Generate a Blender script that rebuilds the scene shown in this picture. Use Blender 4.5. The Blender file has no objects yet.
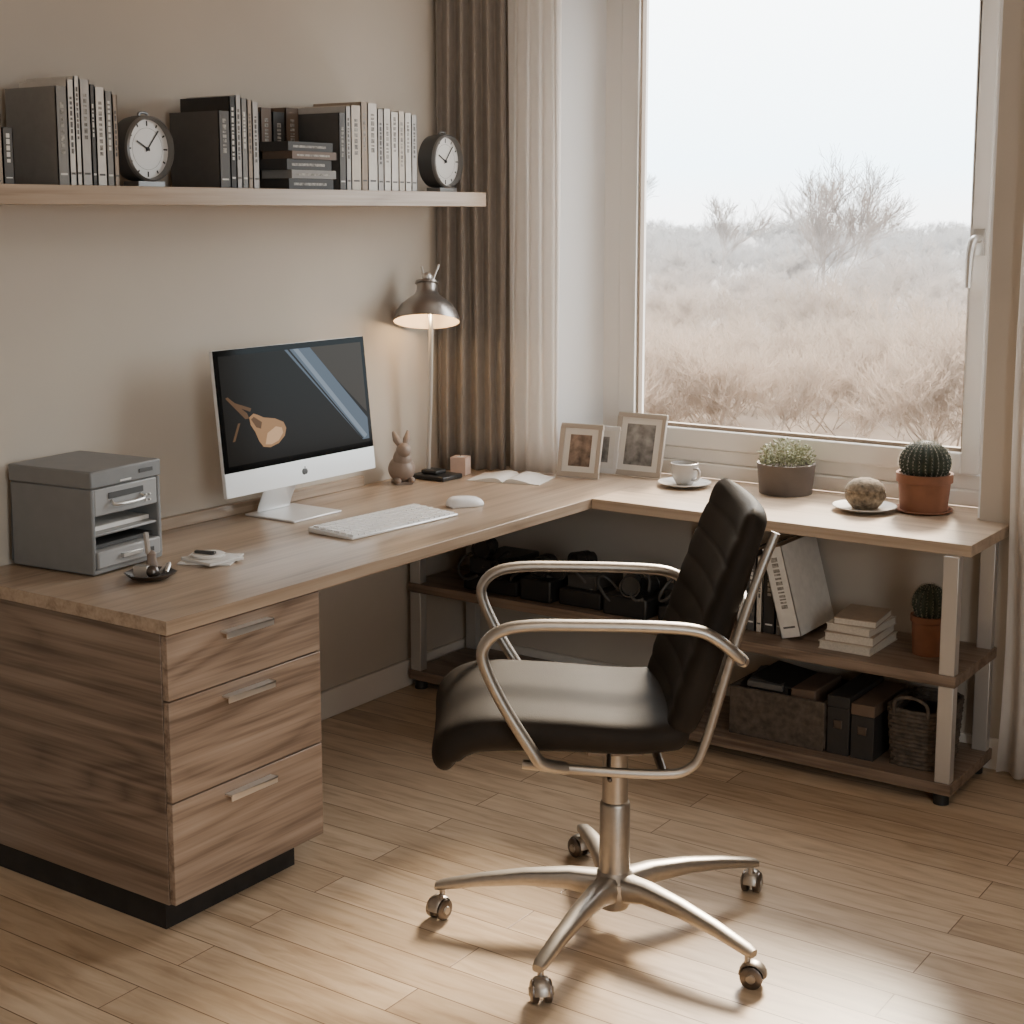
import bpy, bmesh, math, random
from mathutils import Vector, Matrix, Euler
random.seed(7)
D=bpy.data
SC=bpy.context.scene.collection

# ------------------------------------------------------------ materials
def newmat(name):
    m=D.materials.new(name); m.use_nodes=True
    nt=m.node_tree; b=nt.nodes['Principled BSDF']
    return m,nt,b
def mat(name,col,rough=.5,metal=0,noise=0,nscale=20,bump=0,bscale=80,coat=0,emit=None,es=0,alpha=None,trans=0,spec=None,sheen=0,transl=0):
    m,nt,b=newmat(name)
    b.inputs['Base Color'].default_value=(*col,1)
    b.inputs['Roughness'].default_value=rough
    b.inputs['Metallic'].default_value=metal
    if coat: b.inputs['Coat Weight'].default_value=coat
    if trans: b.inputs['Transmission Weight'].default_value=trans
    if spec is not None: b.inputs['Specular IOR Level'].default_value=spec
    if sheen: b.inputs['Sheen Weight'].default_value=sheen
    if emit: 
        b.inputs['Emission Color'].default_value=(*emit,1); b.inputs['Emission Strength'].default_value=es
    tc=nt.nodes.new('ShaderNodeTexCoord')
    n=nt.nodes.new('ShaderNodeTexNoise'); n.inputs['Scale'].default_value=nscale; n.inputs['Detail'].default_value=5
    nt.links.new(tc.outputs['Object'],n.inputs['Vector'])
    if noise:
        r=nt.nodes.new('ShaderNodeValToRGB')
        r.color_ramp.elements[0].position=.3; r.color_ramp.elements[1].position=.7
        r.color_ramp.elements[0].color=(*[c*(1-noise) for c in col],1)
        r.color_ramp.elements[1].color=(*[min(1,c*(1+noise)) for c in col],1)
        nt.links.new(n.outputs['Fac'],r.inputs['Fac']); nt.links.new(r.outputs['Color'],b.inputs['Base Color'])
    if bump:
        n2=nt.nodes.new('ShaderNodeTexNoise'); n2.inputs['Scale'].default_value=bscale; n2.inputs['Detail'].default_value=4
        nt.links.new(tc.outputs['Object'],n2.inputs['Vector'])
        bp=nt.nodes.new('ShaderNodeBump'); bp.inputs['Strength'].default_value=bump; bp.inputs['Distance'].default_value=.002
        nt.links.new(n2.outputs['Fac'],bp.inputs['Height']); nt.links.new(bp.outputs['Normal'],b.inputs['Normal'])
    if transl:
        tl=nt.nodes.new('ShaderNodeBsdfTranslucent'); tl.inputs['Color'].default_value=(*col,1)
        mx=nt.nodes.new('ShaderNodeMixShader'); mx.inputs[0].default_value=transl
        out=nt.nodes['Material Output']
        nt.links.new(b.outputs[0],mx.inputs[1]); nt.links.new(tl.outputs[0],mx.inputs[2]); nt.links.new(mx.outputs[0],out.inputs['Surface'])
    return m

def wood(name,axis,dark,mid,light,rough=.42,seed=0.,amp=1.,line=.055):
    """axis: direction of the grain (0 x, 1 y, 2 z)"""
    m,nt,b=newmat(name)
    def N(t,**k):
        n=nt.nodes.new(t)
        for a,v in k.items(): setattr(n,a,v)
        return n
    def math_(op,a,bv,c=None):
        n=N('ShaderNodeMath',operation=op)
        for i,x in enumerate((a,bv,c)):
            if x is None: continue
            if isinstance(x,(int,float)): n.inputs[i].default_value=x
            else: nt.links.new(x,n.inputs[i])
        return n.outputs[0]
    tc=N('ShaderNodeTexCoord')
    def nz(across,along,detail,dist=0,loc=0):
        mp=N('ShaderNodeMapping'); sc=[across]*3; sc[axis]=along
        mp.inputs['Scale'].default_value=sc; mp.inputs['Location'].default_value=(seed+loc,seed*.7+loc,seed*1.3+loc)
        nt.links.new(tc.outputs['Object'],mp.inputs['Vector'])
        n=N('ShaderNodeTexNoise'); n.inputs['Scale'].default_value=1; n.inputs['Detail'].default_value=detail; n.inputs['Distortion'].default_value=dist
        nt.links.new(mp.outputs[0],n.inputs['Vector']); return n.outputs['Fac']
    n1=nz(5.0,.75,1.0,.05)
    ring=math_('PINGPONG',math_('MULTIPLY',n1,24*amp),1.0)
    n2=nz(130,3.0,4); n3=nz(34,1.1,4,.2,4); n4=nz(5,.6,2,0,9); n5=nz(7,1.2,1,0,14)
    # fine dark annual-ring lines whose strength varies over the board
    lines=math_('MULTIPLY',math_('POWER',math_('SUBTRACT',1.0,ring),2.0),math_('MULTIPLY',n5,2*line))
    v=math_('MULTIPLY',ring,.04)
    v=math_('MULTIPLY_ADD',n2,.34,v); v=math_('MULTIPLY_ADD',n3,.50,v); v=math_('MULTIPLY_ADD',n4,.28,v)
    v=math_('SUBTRACT',v,lines)
    r=N('ShaderNodeValToRGB'); e=r.color_ramp.elements
    e[0].position=.42; e[0].color=(*dark,1); e[1].position=.76; e[1].color=(*light,1)
    x=e.new(.57); x.color=(*mid,1)
    nt.links.new(v,r.inputs['Fac']); nt.links.new(r.outputs['Color'],b.inputs['Base Color'])
    b.inputs['Roughness'].default_value=rough
    bp=N('ShaderNodeBump'); bp.inputs['Strength'].default_value=.15; bp.inputs['Distance'].default_value=.001
    nt.links.new(v,bp.inputs['Height']); nt.links.new(bp.outputs['Normal'],b.inputs['Normal'])
    return m
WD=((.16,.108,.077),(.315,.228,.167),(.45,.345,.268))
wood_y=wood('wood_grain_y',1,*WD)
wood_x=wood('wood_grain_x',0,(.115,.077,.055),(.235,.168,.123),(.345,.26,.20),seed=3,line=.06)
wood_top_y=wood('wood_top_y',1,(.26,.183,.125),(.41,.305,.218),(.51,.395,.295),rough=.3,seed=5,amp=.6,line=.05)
wood_top_x=wood('wood_top_x',0,(.36,.265,.185),(.51,.39,.285),(.60,.475,.355),rough=.3,seed=9,amp=.6,line=.05)  # paler copy of the desk wood: light reflection on right arm painted in

def floor_mat():
    m,nt,b=newmat('oak_floor')
    tc=nt.nodes.new('ShaderNodeTexCoord')
    br=nt.nodes.new('ShaderNodeTexBrick')
    br.inputs['Scale'].default_value=1; br.inputs['Brick Width'].default_value=1.35; br.inputs['Row Height'].default_value=.112
    br.inputs['Mortar Size'].default_value=.0016; br.inputs['Mortar Smooth'].default_value=.3
    br.offset=.37; br.inputs['Color1'].default_value=(0,0,0,1); br.inputs['Color2'].default_value=(1,1,1,1); br.inputs['Mortar'].default_value=(.5,.5,.5,1)
    nt.links.new(tc.outputs['Object'],br.inputs['Vector'])
    sep=nt.nodes.new('ShaderNodeVectorMath'); sep.operation='MULTIPLY_ADD'; sep.inputs[1].default_value=(7,5,3)
    nt.links.new(br.outputs['Color'],sep.inputs[0]); 
    mp=nt.nodes.new('ShaderNodeMapping'); mp.inputs['Scale'].default_value=(4.2,30,1)
    nt.links.new(tc.outputs['Object'],mp.inputs['Vector']); nt.links.new(mp.outputs[0],sep.inputs[2])
    n=nt.nodes.new('ShaderNodeTexNoise'); n.inputs['Scale'].default_value=1.2; n.inputs['Detail'].default_value=7; n.inputs['Distortion'].default_value=.6
    nt.links.new(sep.outputs[0],n.inputs['Vector'])
    r=nt.nodes.new('ShaderNodeValToRGB'); e=r.color_ramp.elements
    e[0].position=.28; e[0].color=(.40,.285,.185,1); e[1].position=.72; e[1].color=(.65,.515,.37,1)
    x=e.new(.5); x.color=(.56,.425,.29,1)
    nt.links.new(n.outputs['Fac'],r.inputs['Fac'])
    tone=nt.nodes.new('ShaderNodeMix'); tone.data_type='RGBA'; tone.blend_type='MULTIPLY'; tone.inputs['Factor'].default_value=1
    tr=nt.nodes.new('ShaderNodeValToRGB'); tr.color_ramp.elements[0].color=(.84,.81,.78,1); tr.color_ramp.elements[1].color=(1.06,1.05,1.04,1)
    nt.links.new(br.outputs['Color'],tr.inputs['Fac'])
    nt.links.new(r.outputs['Color'],tone.inputs['A']); nt.links.new(tr.outputs['Color'],tone.inputs['B'])
    gap=nt.nodes.new('ShaderNodeMix'); gap.data_type='RGBA'; gap.inputs['B'].default_value=(.15,.085,.045,1)
    nt.links.new(br.outputs['Fac'],gap.inputs['Factor']); nt.links.new(tone.outputs['Result'],gap.inputs['A'])
    nt.links.new(gap.outputs['Result'],b.inputs['Base Color'])
    b.inputs['Roughness'].default_value=.30
    bp=nt.nodes.new('ShaderNodeBump'); bp.inputs['Strength'].default_value=.3; bp.inputs['Distance'].default_value=.002; bp.invert=True
    nt.links.new(br.outputs['Fac'],bp.inputs['Height']); nt.links.new(bp.outputs['Normal'],b.inputs['Normal'])
    return m
M_floor=floor_mat()
M_wall=mat('wall_paint',(.54,.475,.40),.85,noise=.03,nscale=3,bump=.1,bscale=250)
M_ceil=mat('ceiling_paint',(.66,.62,.57),.9)
M_reveal=mat('reveal_paint',(.92,.92,.92),.6)
M_white=mat('white_lacquer',(.78,.76,.74),.35)
M_base=mat('baseboard_paint',(.78,.72,.65),.5)
M_frame=mat('window_frame_white',(.88,.84,.79),.35)
M_seal=mat('window_seal',(.25,.19,.14),.6)
M_chrome=mat('brushed_steel',(.47,.435,.395),.42,1,noise=.05,nscale=60)
M_post=mat('post_steel',(.60,.585,.565),.38,.6)
M_steel=mat('satin_steel',(.72,.70,.67),.34,.85)
M_dsteel=mat('dark_steel',(.17,.15,.14),.35,1)
M_black=mat('black_plastic',(.02,.02,.02),.4)
M_blackm=mat('matte_black',(.018,.016,.015),.7,noise=.3)
M_leather=mat('dark_leather',(.020,.0155,.012),.62,bump=.3,bscale=350,noise=.25,nscale=8,spec=.11)
M_alu=mat('anodised_aluminium',(.86,.86,.86),.3,.3)
M_screen=mat('glossy_screen',(.004,.004,.004),.08,spec=.05)
M_key=mat('white_keys',(.88,.87,.86),.4)
M_grey=mat('printer_grey',(.21,.21,.208),.5,noise=.04)
M_lgrey=mat('printer_light_grey',(.34,.335,.33),.45)
M_dgrey=mat('dark_grey',(.06,.058,.056),.5)
M_clock=mat('clock_case_grey',(.22,.215,.21),.35,.6)
M_paper=mat('paper',(.78,.75,.71),.8,noise=.04)
M_pages=mat('book_pages',(.62,.56,.48),.85,noise=.1,nscale=200)
M_terra=mat('terracotta',(.24,.10,.052),.75,noise=.2,nscale=12,bump=.3)
M_potdark=mat('dark_pot',(.10,.08,.068),.55,noise=.15,nscale=15)
M_soil=mat('soil',(.05,.035,.025),.95,noise=.4,nscale=60,bump=.6)
M_cactus=mat('cactus_green',(.032,.042,.028),.7,noise=.35,nscale=30)
M_spine=mat('cactus_spines',(.36,.33,.26),.7)
M_leaf=mat('succulent_leaf',(.26,.27,.17),.6,noise=.35,nscale=25)
M_stone=mat('mossy_stone',(.20,.155,.105),.9,noise=.6,nscale=70,bump=1.0,bscale=110)
M_china=mat('grey_china',(.40,.385,.37),.25)
M_chinaw=mat('white_china',(.76,.74,.71),.25)
M_rabbit=mat('rabbit_ceramic',(.27,.205,.165),.5,noise=.1)
M_candle=mat('pink_candle',(.66,.48,.40),.6,noise=.08)
M_curt=mat('taupe_curtain',(.37,.315,.265),.95,noise=.08,nscale=30,sheen=.3,transl=.2)
M_sheer=mat('cream_curtain',(.94,.90,.86),.95,noise=.03,nscale=30,transl=.55)
M_shade_out=mat('lamp_shade_metal',(.36,.335,.315),.30,.85)
M_shade_in=mat('lamp_shade_inner',(.85,.68,.45),.5,emit=(1,.72,.42),es=.8)
M_bulb=mat('lamp_bulb',(1,.9,.7),.3,emit=(1,.78,.48),es=3)
M_wick=mat('wicker',(.10,.078,.06),.8,noise=.4,nscale=45,bump=1,bscale=120)
M_photo=mat('sepia_photo',(.22,.16,.125),.5,noise=.7,nscale=30)
M_photo2=mat('grey_photo',(.25,.24,.23),.5,noise=.6,nscale=26)
M_fw=mat('photo_frame_taupe',(.46,.40,.34),.4)
def colmat(n,c,r=.6): return mat('book_'+n,c,r,noise=.06,nscale=40)
B={'w':colmat('white',(.74,.71,.66)),'c':colmat('cream',(.64,.58,.50)),'g':colmat('grey',(.26,.25,.235)),'d':colmat('charcoal',(.10,.095,.09)),
   'k':colmat('black',(.035,.032,.03)),'t':colmat('tan',(.38,.30,.23)),'l':colmat('pale_grey',(.50,.48,.46)),'b':colmat('brown',(.15,.10,.07))}
M_lab=mat('book_label',(.30,.28,.25),.6,noise=.7,nscale=90)

# ------------------------------------------------------------ mesh builder
class MB:
    def __init__(s): s.v=[]; s.f=[]; s.m=[]; s.mats=[]
    def mi(s,m):
        if m not in s.mats: s.mats.append(m)
        return s.mats.index(m)
    def add(s,vs,fs,m,M=None):
        o=len(s.v); k=s.mi(m)
        for v in vs: s.v.append(tuple(M@Vector(v)) if M is not None else tuple(v))
        for f in fs: s.f.append([i+o for i in f]); s.m.append(k)
    def box(s,a,b,m,M=None):
        (x0,y0,z0),(x1,y1,z1)=a,b
        vs=[(x0,y0,z0),(x1,y0,z0),(x1,y1,z0),(x0,y1,z0),(x0,y0,z1),(x1,y0,z1),(x1,y1,z1),(x0,y1,z1)]
        s.add(vs,[(0,3,2,1),(4,5,6,7),(0,1,5,4),(1,2,6,5),(2,3,7,6),(3,0,4,7)],m,M)
    def prism(s,pts,z0,z1,m):
        n=len(pts); vs=[(x,y,z0) for x,y in pts]+[(x,y,z1) for x,y in pts]
        s.add(vs,[tuple(reversed(range(n))),tuple(range(n,2*n))]+[(i,(i+1)%n,n+(i+1)%n,n+i) for i in range(n)],m)
    def lathe(s,prof,m,c=(0,0,0),n=40,M=None,rfun=None,caps=True):
        vs=[];fs=[]
        if len(c)==2: c=(c[0],c[1],0)
        for (r,z) in prof:
            for i in range(n):
                a=2*math.pi*i/n; rr=r*(rfun(a,z) if rfun else 1)
                vs.append((c[0]+rr*math.cos(a),c[1]+rr*math.sin(a),c[2]+z))
        for j in range(len(prof)-1):
            for i in range(n):
                k=(i+1)%n; fs.append((j*n+i,j*n+k,(j+1)*n+k,(j+1)*n+i))
        if caps and prof[0][0]>1e-6: fs.append(tuple(reversed(range(n))))
        if caps and prof[-1][0]>1e-6: fs.append(tuple((len(prof)-1)*n+i for i in range(n)))
        s.add(vs,fs,m,M)
    def cyl(s,r,z0,z1,m,c=(0,0),n=32,M=None): s.lathe([(r,z0),(r,z1)],m,(c[0],c[1],0),n,M)
    def tube(s,pts,r,m,n=10,M=None,smooth=0,flat=1.0,close=False):
        P=[Vector(p) for p in pts]
        if smooth: 
            Q=[];rs=[]
            R0=r if isinstance(r,(list,tuple)) else None
            for i in range(len(P)-1):
                p0=P[max(i-1,0)];p1=P[i];p2=P[i+1];p3=P[min(i+2,len(P)-1)]
                for k in range(smooth):
                    t=k/smooth
                    Q.append(.5*((2*p1)+(p2-p0)*t+(2*p0-5*p1+4*p2-p3)*t*t+(3*p1-p0-3*p2+p3)*t**3))
                    if R0: rs.append(R0[i]*(1-t)+R0[i+1]*t)
            Q.append(P[-1]); 
            if R0: rs.append(R0[-1]); r=rs
            P=Q
        vs=[];fs=[]
        prev=None
        for i,p in enumerate(P):
            d=(P[min(i+1,len(P)-1)]-P[max(i-1,0)]).normalized()
            if prev is None:
                ref=Vector((0,1,0)) if abs(d.y)<.9 else Vector((1,0,0))
                a=(ref-d*ref.dot(d)).normalized()
            else: a=(prev-d*prev.dot(d)).normalized()
            prev=a; b=d.cross(a)
            rr=r[i] if isinstance(r,(list,tuple)) else r
            for k in range(n):
                t=2*math.pi*k/n; vs.append(p+a*math.cos(t)*rr*flat+b*math.sin(t)*rr)
        L=len(P)
        for j in range(L-1):
            for k in range(n):
                q=(k+1)%n; fs.append((j*n+k,j*n+q,(j+1)*n+q,(j+1)*n+k))
        fs.append(tuple(reversed(range(n)))); fs.append(tuple((L-1)*n+k for k in range(n)))
        s.add(vs,fs,m,M)
    def ball(s,c,r,m,sx=1,sy=1,sz=1,nu=24,nv=14,M=None):
        prof=[(r*math.sin(math.pi*j/nv),-r*math.cos(math.pi*j/nv)*sz) for j in range(nv+1)]
        vs=[];fs=[]
        for (rr,z) in prof:
            for i in range(nu):
                a=2*math.pi*i/nu; vs.append((c[0]+rr*math.cos(a)*sx,c[1]+rr*math.sin(a)*sy,c[2]+z))
        for j in range(nv):
            for i in range(nu):
                k=(i+1)%nu; fs.append((j*nu+i,j*nu+k,(j+1)*nu+k,(j+1)*nu+i))
        s.add(vs,fs,m,M)
    def poly(s,pts,m,M=None): s.add(pts,[tuple(range(len(pts)))],m,M)
    def done(s,name,parent=None,bevel=0,seg=2,M=None,ang=35,loc=None,rotz=0,merge=True):
        me=D.meshes.new(name)
        me.from_pydata([tuple(v) for v in s.v],[],s.f)
        for m in s.mats: me.materials.append(m)
        me.polygons.foreach_set('material_index',s.m)
        bm=bmesh.new(); bm.from_mesh(me)
        if merge: bmesh.ops.remove_doubles(bm,verts=bm.verts,dist=1e-6)
        bm.to_mesh(me); bm.free()
        me.polygons.foreach_set('use_smooth',[True]*len(me.polygons))
        try: me.set_sharp_from_angle(angle=math.radians(ang))
        except Exception: pass
        o=D.objects.new(name,me); SC.objects.link(o)
        if loc: o.location=loc
        if rotz: o.rotation_euler=(0,0,rotz)
        if parent: o.parent=parent
        if bevel:
            md=o.modifiers.new('bevel','BEVEL'); md.width=bevel; md.segments=seg; md.limit_method='ANGLE'; md.angle_limit=math.radians(50)
            md.harden_normals=False
        return o
def empty(name,loc=(0,0,0),rotz=0):
    o=D.objects.new(name,None); SC.objects.link(o); o.location=loc; o.rotation_euler=(0,0,rotz); o.empty_display_size=.05
    return o
def T(x,y,z,rx=0,ry=0,rz=0): return Matrix.Translation((x,y,z))@Euler((rx,ry,rz)).to_matrix().to_4x4()

# ------------------------------------------------------------ room shell
XR=4.4; YF=-5.8; H=2.65
m=MB(); m.box((-.2,YF-.2,-.1),(XR+.2,.32,0),M_floor); m.done('floor')
m=MB(); m.box((-.2,YF-.2,H),(XR+.2,.32,H+.1),M_ceil); m.done('ceiling')
m=MB(); m.box((-.2,YF,0),(0,.32,H),M_wall); m.done('wall_left')
m=MB(); WX0,WX1,WZ0,WZ1=.45,1.88,.712,2.5; WS=.31
m.box((0,0,0),(WX0,.32,WZ0),M_wall); m.prism([(0,0),(WS,0),(WX0,.2),(WX0,.32),(0,.32)],WZ0,WZ1,M_wall); m.box((0,0,WZ1),(WX0,.32,H),M_wall)
m.box((WX1,0,0),(XR,.32,H),M_wall)
m.box((WX0,0,0),(WX1,.32,WZ0),M_wall); m.box((WX0,0,WZ1),(WX1,.32,H),M_wall)
m.prism([(WS,0),(WS+.007,0),(WX0+.006,.2),(WX0,.2)],.756,WZ1,M_reveal); m.box((WX1-.006,.0,.756),(WX1,.2,WZ1),M_reveal)
m.done('wall_back')
m=MB(); m.box((XR,YF,0),(XR+.2,-4.4,H),M_wall); m.box((XR,-3.0,0),(XR+.2,.32,H),M_wall)
m.box((XR,-4.4,0),(XR+.2,-3.0,.8),M_wall); m.box((XR,-4.4,2.15),(XR+.2,-3.0,H),M_wall); m.done('wall_right')  # opening in this unseen wall is added to let in fill light
m=MB(); m.box((-.2,YF-.2,0),(XR+.2,YF,H),M_wall); m.done('wall_front')
def baseb(name,a,b):
    m=MB(); m.box(a,b,M_base); m.done(name,bevel=.004)
baseb('baseboard_left',(0,YF,0),(.014,-.016,.095)); baseb('baseboard_back',(0.0,-.014,0),(XR,0,.095))

# window
w=empty('window_1')
m=MB(); y0,y1=.2,.27; ox0,ox1=.49,1.84; gz=.915
m.box((WX0,.185,.75),(ox1+.04,.3,.80),M_frame)
m.box((WX0,.20,.80),(ox1+.04,.29,.845),M_frame)
m.box((WX0,y0,.845),(ox0+.035,y1,WZ1),M_frame); m.box((ox1-.03,y0,.845),(WX1,y1,WZ1),M_frame)
m.box((ox0+.035,y0,WZ1-.05),(ox1-.03,y1,WZ1),M_frame)
m.box((ox0+.035,y0-.014,.85),(.59,y1-.01,WZ1-.05),M_frame); m.box((1.755,y0-.014,.85),(ox1-.028,y1-.01,WZ1-.05),M_frame)
m.box((.59,y0-.014,.85),(1.755,y1-.01,gz),M_frame); m.box((.59,y0-.014,WZ1-.12),(1.755,y1-.01,WZ1-.05),M_frame)
m.done('frame',w,bevel=.005)
m=MB(); m.box((.59,y0+.005,gz),(1.755,y0+.03,gz+.012),M_seal); m.box((.59,y0+.005,gz),(.598,y0+.03,WZ1-.12),M_seal); m.box((1.747,y0+.005,gz),(1.755,y0+.03,WZ1-.12),M_seal)
m.done('seals',w)
m=MB(); hx=1.785; hz=1.555
m.box((hx-.017,y0-.028,hz-.035),(hx+.017,y0-.0145,hz+.045),M_steel)
m.tube([(hx,y0-.025,hz+.015),(hx,y0-.06,hz+.015),(hx-.006,y0-.068,hz+.005),(hx-.012,y0-.068,hz-.04),(hx-.014,y0-.068,hz-.13)],[.013,.013,.014,.013,.010],M_steel,smooth=5)
m.done('handle',w,bevel=.002)

# curtains
def curtain(name,p0,p1,z0,z1,folds,amp,matl,seed=0,flare=0.):
    rnd=random.Random(seed); m=MB(); n=folds*12; nz=14
    d=Vector((p1[0]-p0[0],p1[1]-p0[1])); L=d.length; d/=L; nn=Vector((-d.y,d.x))
    am=[amp*rnd.uniform(.55,1.2) for _ in range(folds+2)]
    vs=[];fs=[]
    for j in range(nz+1):
        z=z0+(z1-z0)*j/nz
        for i in range(n+1):
            u=i/n; k=u*folds; a=am[int(k)]*(1-(k%1))+am[int(k)+1]*(k%1)
            off=a*math.sin(2*math.pi*k+.5*math.sin(1.5*z+k))+.2*a*math.sin(5*k+z*2)
            uu=u+.012*math.sin(4*z+7*u)*(1-j/nz)
            uu*=1+flare*(1-j/nz)
            x=p0[0]+d.x*L*uu+nn.x*off; y=p0[1]+d.y*L*uu+nn.y*off
            vs.append((max(x,.004),min(y,-.012),z))
    for j in range(nz):
        for i in range(n):
            a=j*(n+1)+i; fs.append((a,a+1,a+n+2,a+n+1))
    m.add(vs,fs,matl); o=m.done(name,ang=180,merge=False)
    sd=o.modifiers.new('thickness','SOLIDIFY'); sd.thickness=.0015
    return o
curtain('taupe_curtain',(.022,-.195),(.225,-.075),.7515,2.62,5,.022,M_curt,1)
curtain('cream_curtain',(.235,-.07),(.432,-.05),.7515,2.62,4,.014,M_sheer,2)
curtain('cream_curtain',(1.985,-.07),(2.75,-.07),.015,2.62,9,.022,M_sheer,5)
m=MB(); m.tube([(.02,-.075,2.635),(3,-.075,2.635)],.01,M_steel); m.done('curtain_rail')

# ------------------------------------------------------------ corner desk
desk=empty('corner_desk')
m=MB(); m.box((.001,-2.155,.717),(.757,-.001,.75),wood_top_y); m.done('top_long',desk,bevel=.0015)
m=MB(); m.box((.758,-.362,.717),(1.975,-.001,.75),wood_top_x); m.prism([(WS+.012,-.0008),(WX1-.008,-.0008),(WX1-.008,.184),(WX0-.002+.012,.184)],.717,.7495,wood_top_x); m.done('top_short',desk,bevel=.0015)
m=MB(); m.box((.001,-1.70,.7505),(.018,-.6,.785),wood_top_y); m.done('upstand',desk,bevel=.0015)
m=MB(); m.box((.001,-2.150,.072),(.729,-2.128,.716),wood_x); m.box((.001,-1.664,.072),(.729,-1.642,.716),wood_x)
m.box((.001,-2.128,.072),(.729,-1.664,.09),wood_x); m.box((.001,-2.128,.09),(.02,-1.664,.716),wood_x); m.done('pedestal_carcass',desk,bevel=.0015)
m=MB(); m.box((.02,-2.135,0.0),(.70,-1.70,.0715),M_blackm); m.done('plinth',desk)
M_dr=[wood('drawer_wood_%d'%i,1,*WD,seed=12+i*7.3) for i in range(3)]
for i,(z0,z1) in enumerate([(.562,.713),(.322,.558),(.076,.318)]):
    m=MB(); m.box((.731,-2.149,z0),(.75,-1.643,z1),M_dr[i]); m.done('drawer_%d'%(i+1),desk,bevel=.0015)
    zc=z1-.022
    m=MB(); m.box((.7505,-1.985,zc-.007),(.774,-1.83,zc-.002),M_steel); m.box((.770,-1.985,zc-.018),(.774,-1.83,zc-.002),M_steel)
    m.done('handle_%d'%(i+1),desk,bevel=.001)
UY=-.388
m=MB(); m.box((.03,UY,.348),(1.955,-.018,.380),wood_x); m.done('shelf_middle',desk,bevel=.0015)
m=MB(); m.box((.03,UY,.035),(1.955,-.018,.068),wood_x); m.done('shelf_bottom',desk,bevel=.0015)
m=MB()
for x in (.035,1.906):
    for (ya,yb) in ((UY+.004,UY+.04),(-.06,-.03)):
        for (za,zb) in ((.068,.348),(.380,.717)):
            m.box((x,ya,za),(x+.044,yb,zb),M_post)
for (za,zb) in ((.068,.348),(.380,.717)):
    m.box((.98,-.06,za),(1.01,-.035,zb),M_post)
m.done('posts',desk,bevel=.002)
m=MB()
for x in (.05,.98,1.91):
    for y in (UY+.03,-.06): m.cyl(.022,0,.035,M_black,(x+.01,y))
m.done('feet',desk)

# ------------------------------------------------------------ wall shelf + contents
m=MB(); m.box((.001,-3.1,1.668),(.25,-.225,1.715),wood_top_y); m.done('wall_shelf',bevel=.0015)
SZ=1.7155
rl=random.Random(77)
def book(m,x0,x1,y0,y1,z0,h,cov,label=True,M=None):
    t=.0025
    m.box((x0,y0,z0),(x1,y0+t,z0+h),cov,M); m.box((x0,y1-t,z0),(x1,y1,z0+h),cov,M)
    m.box((x1-t,y0,z0),(x1,y1,z0+h),cov,M)
    m.box((x0+.004,y0+t,z0+.004),(x1-t,y1-t,z0+h-.005),M_pages,M)
    if label and y1-y0>.014:
        a=(y1-y0)*.34; q=rl.uniform(.3,.5); ink=B['d'] if cov in (B['w'],B['c'],B['l'],B['t']) else B['w']
        z=z0+h*q
        while z<z0+h*rl.uniform(.8,.92):
            dz=rl.uniform(.004,.014); m.box((x1,y0+a,z),(x1+.0004,y1-a,z+dz),ink if y1-y0<.03 else M_lab,M); z+=dz+rl.uniform(.003,.006)
        m.box((x1,y0+a*.6,z0+h*.1),(x1+.0004,y1-a*.6,z0+h*.12),ink,M)
def row(name,y,specs,x1=.225,zb=SZ):
    m=MB()
    for (th,h,c,dep) in specs:
        book(m,x1-dep,x1,y,y+th,zb,h,B[c]); y+=th+.0012
    return m.done(name)
row('books',-2.42,[(.04,.24,'k',.19),(.035,.22,'d',.19),(.05,.23,'k',.17),(.05,.2,'b',.17),(.055,.215,'d',.18),(.06,.16,'t',.15),(.03,.13,'d',.15)])
row('books',-1.965,[(.034,.235,'g',.19),(.02,.252,'w',.18),(.016,.262,'w',.18),(.03,.255,'l',.19),(.014,.245,'d',.18),(.03,.24,'w',.18),(.022,.232,'g',.18),(.016,.225,'t',.18)])
row('books',-1.425,[(.040,.205,'d',.19),(.022,.245,'k',.19),(.02,.25,'l',.19),(.022,.243,'g',.18),(.018,.24,'t',.18),(.024,.235,'l',.18)])
m=MB(); z=SZ
for i,(h,c,a) in enumerate([(.03,'k',0),(.024,'g',.01),(.03,'k',-.005),(.022,'b',.012),(.026,'k',.0)]):
    m.box((.10+a,-1.155+a,z),(.225+a*.3,-.965+a,z+h),B[c]); m.box((.225+a*.3,-1.135+a,z+h*.35),(.2255+a*.3,-.995+a,z+h*.6),M_lab); z+=h+.0006
for yy,w_,h_,c_ in ((-1.18,.05,.22,'k'),(-1.125,.045,.235,'b'),(-1.075,.05,.225,'k'),(-1.02,.055,.24,'b')): book(m,.02,.092,yy,yy+w_,SZ,h_,B[c_])
m.done('books')
row('books',-.935,[(.03,.225,'d',.19),(.022,.245,'l',.19),(.045,.25,'c',.19),(.03,.262,'t',.19),(.045,.26,'w',.18),(.028,.245,'l',.18),(.034,.248,'w',.18),(.036,.24,'w',.18),(.03,.243,'c',.18),(.032,.24,'w',.18),(.028,.235,'l',.18)])

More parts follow.
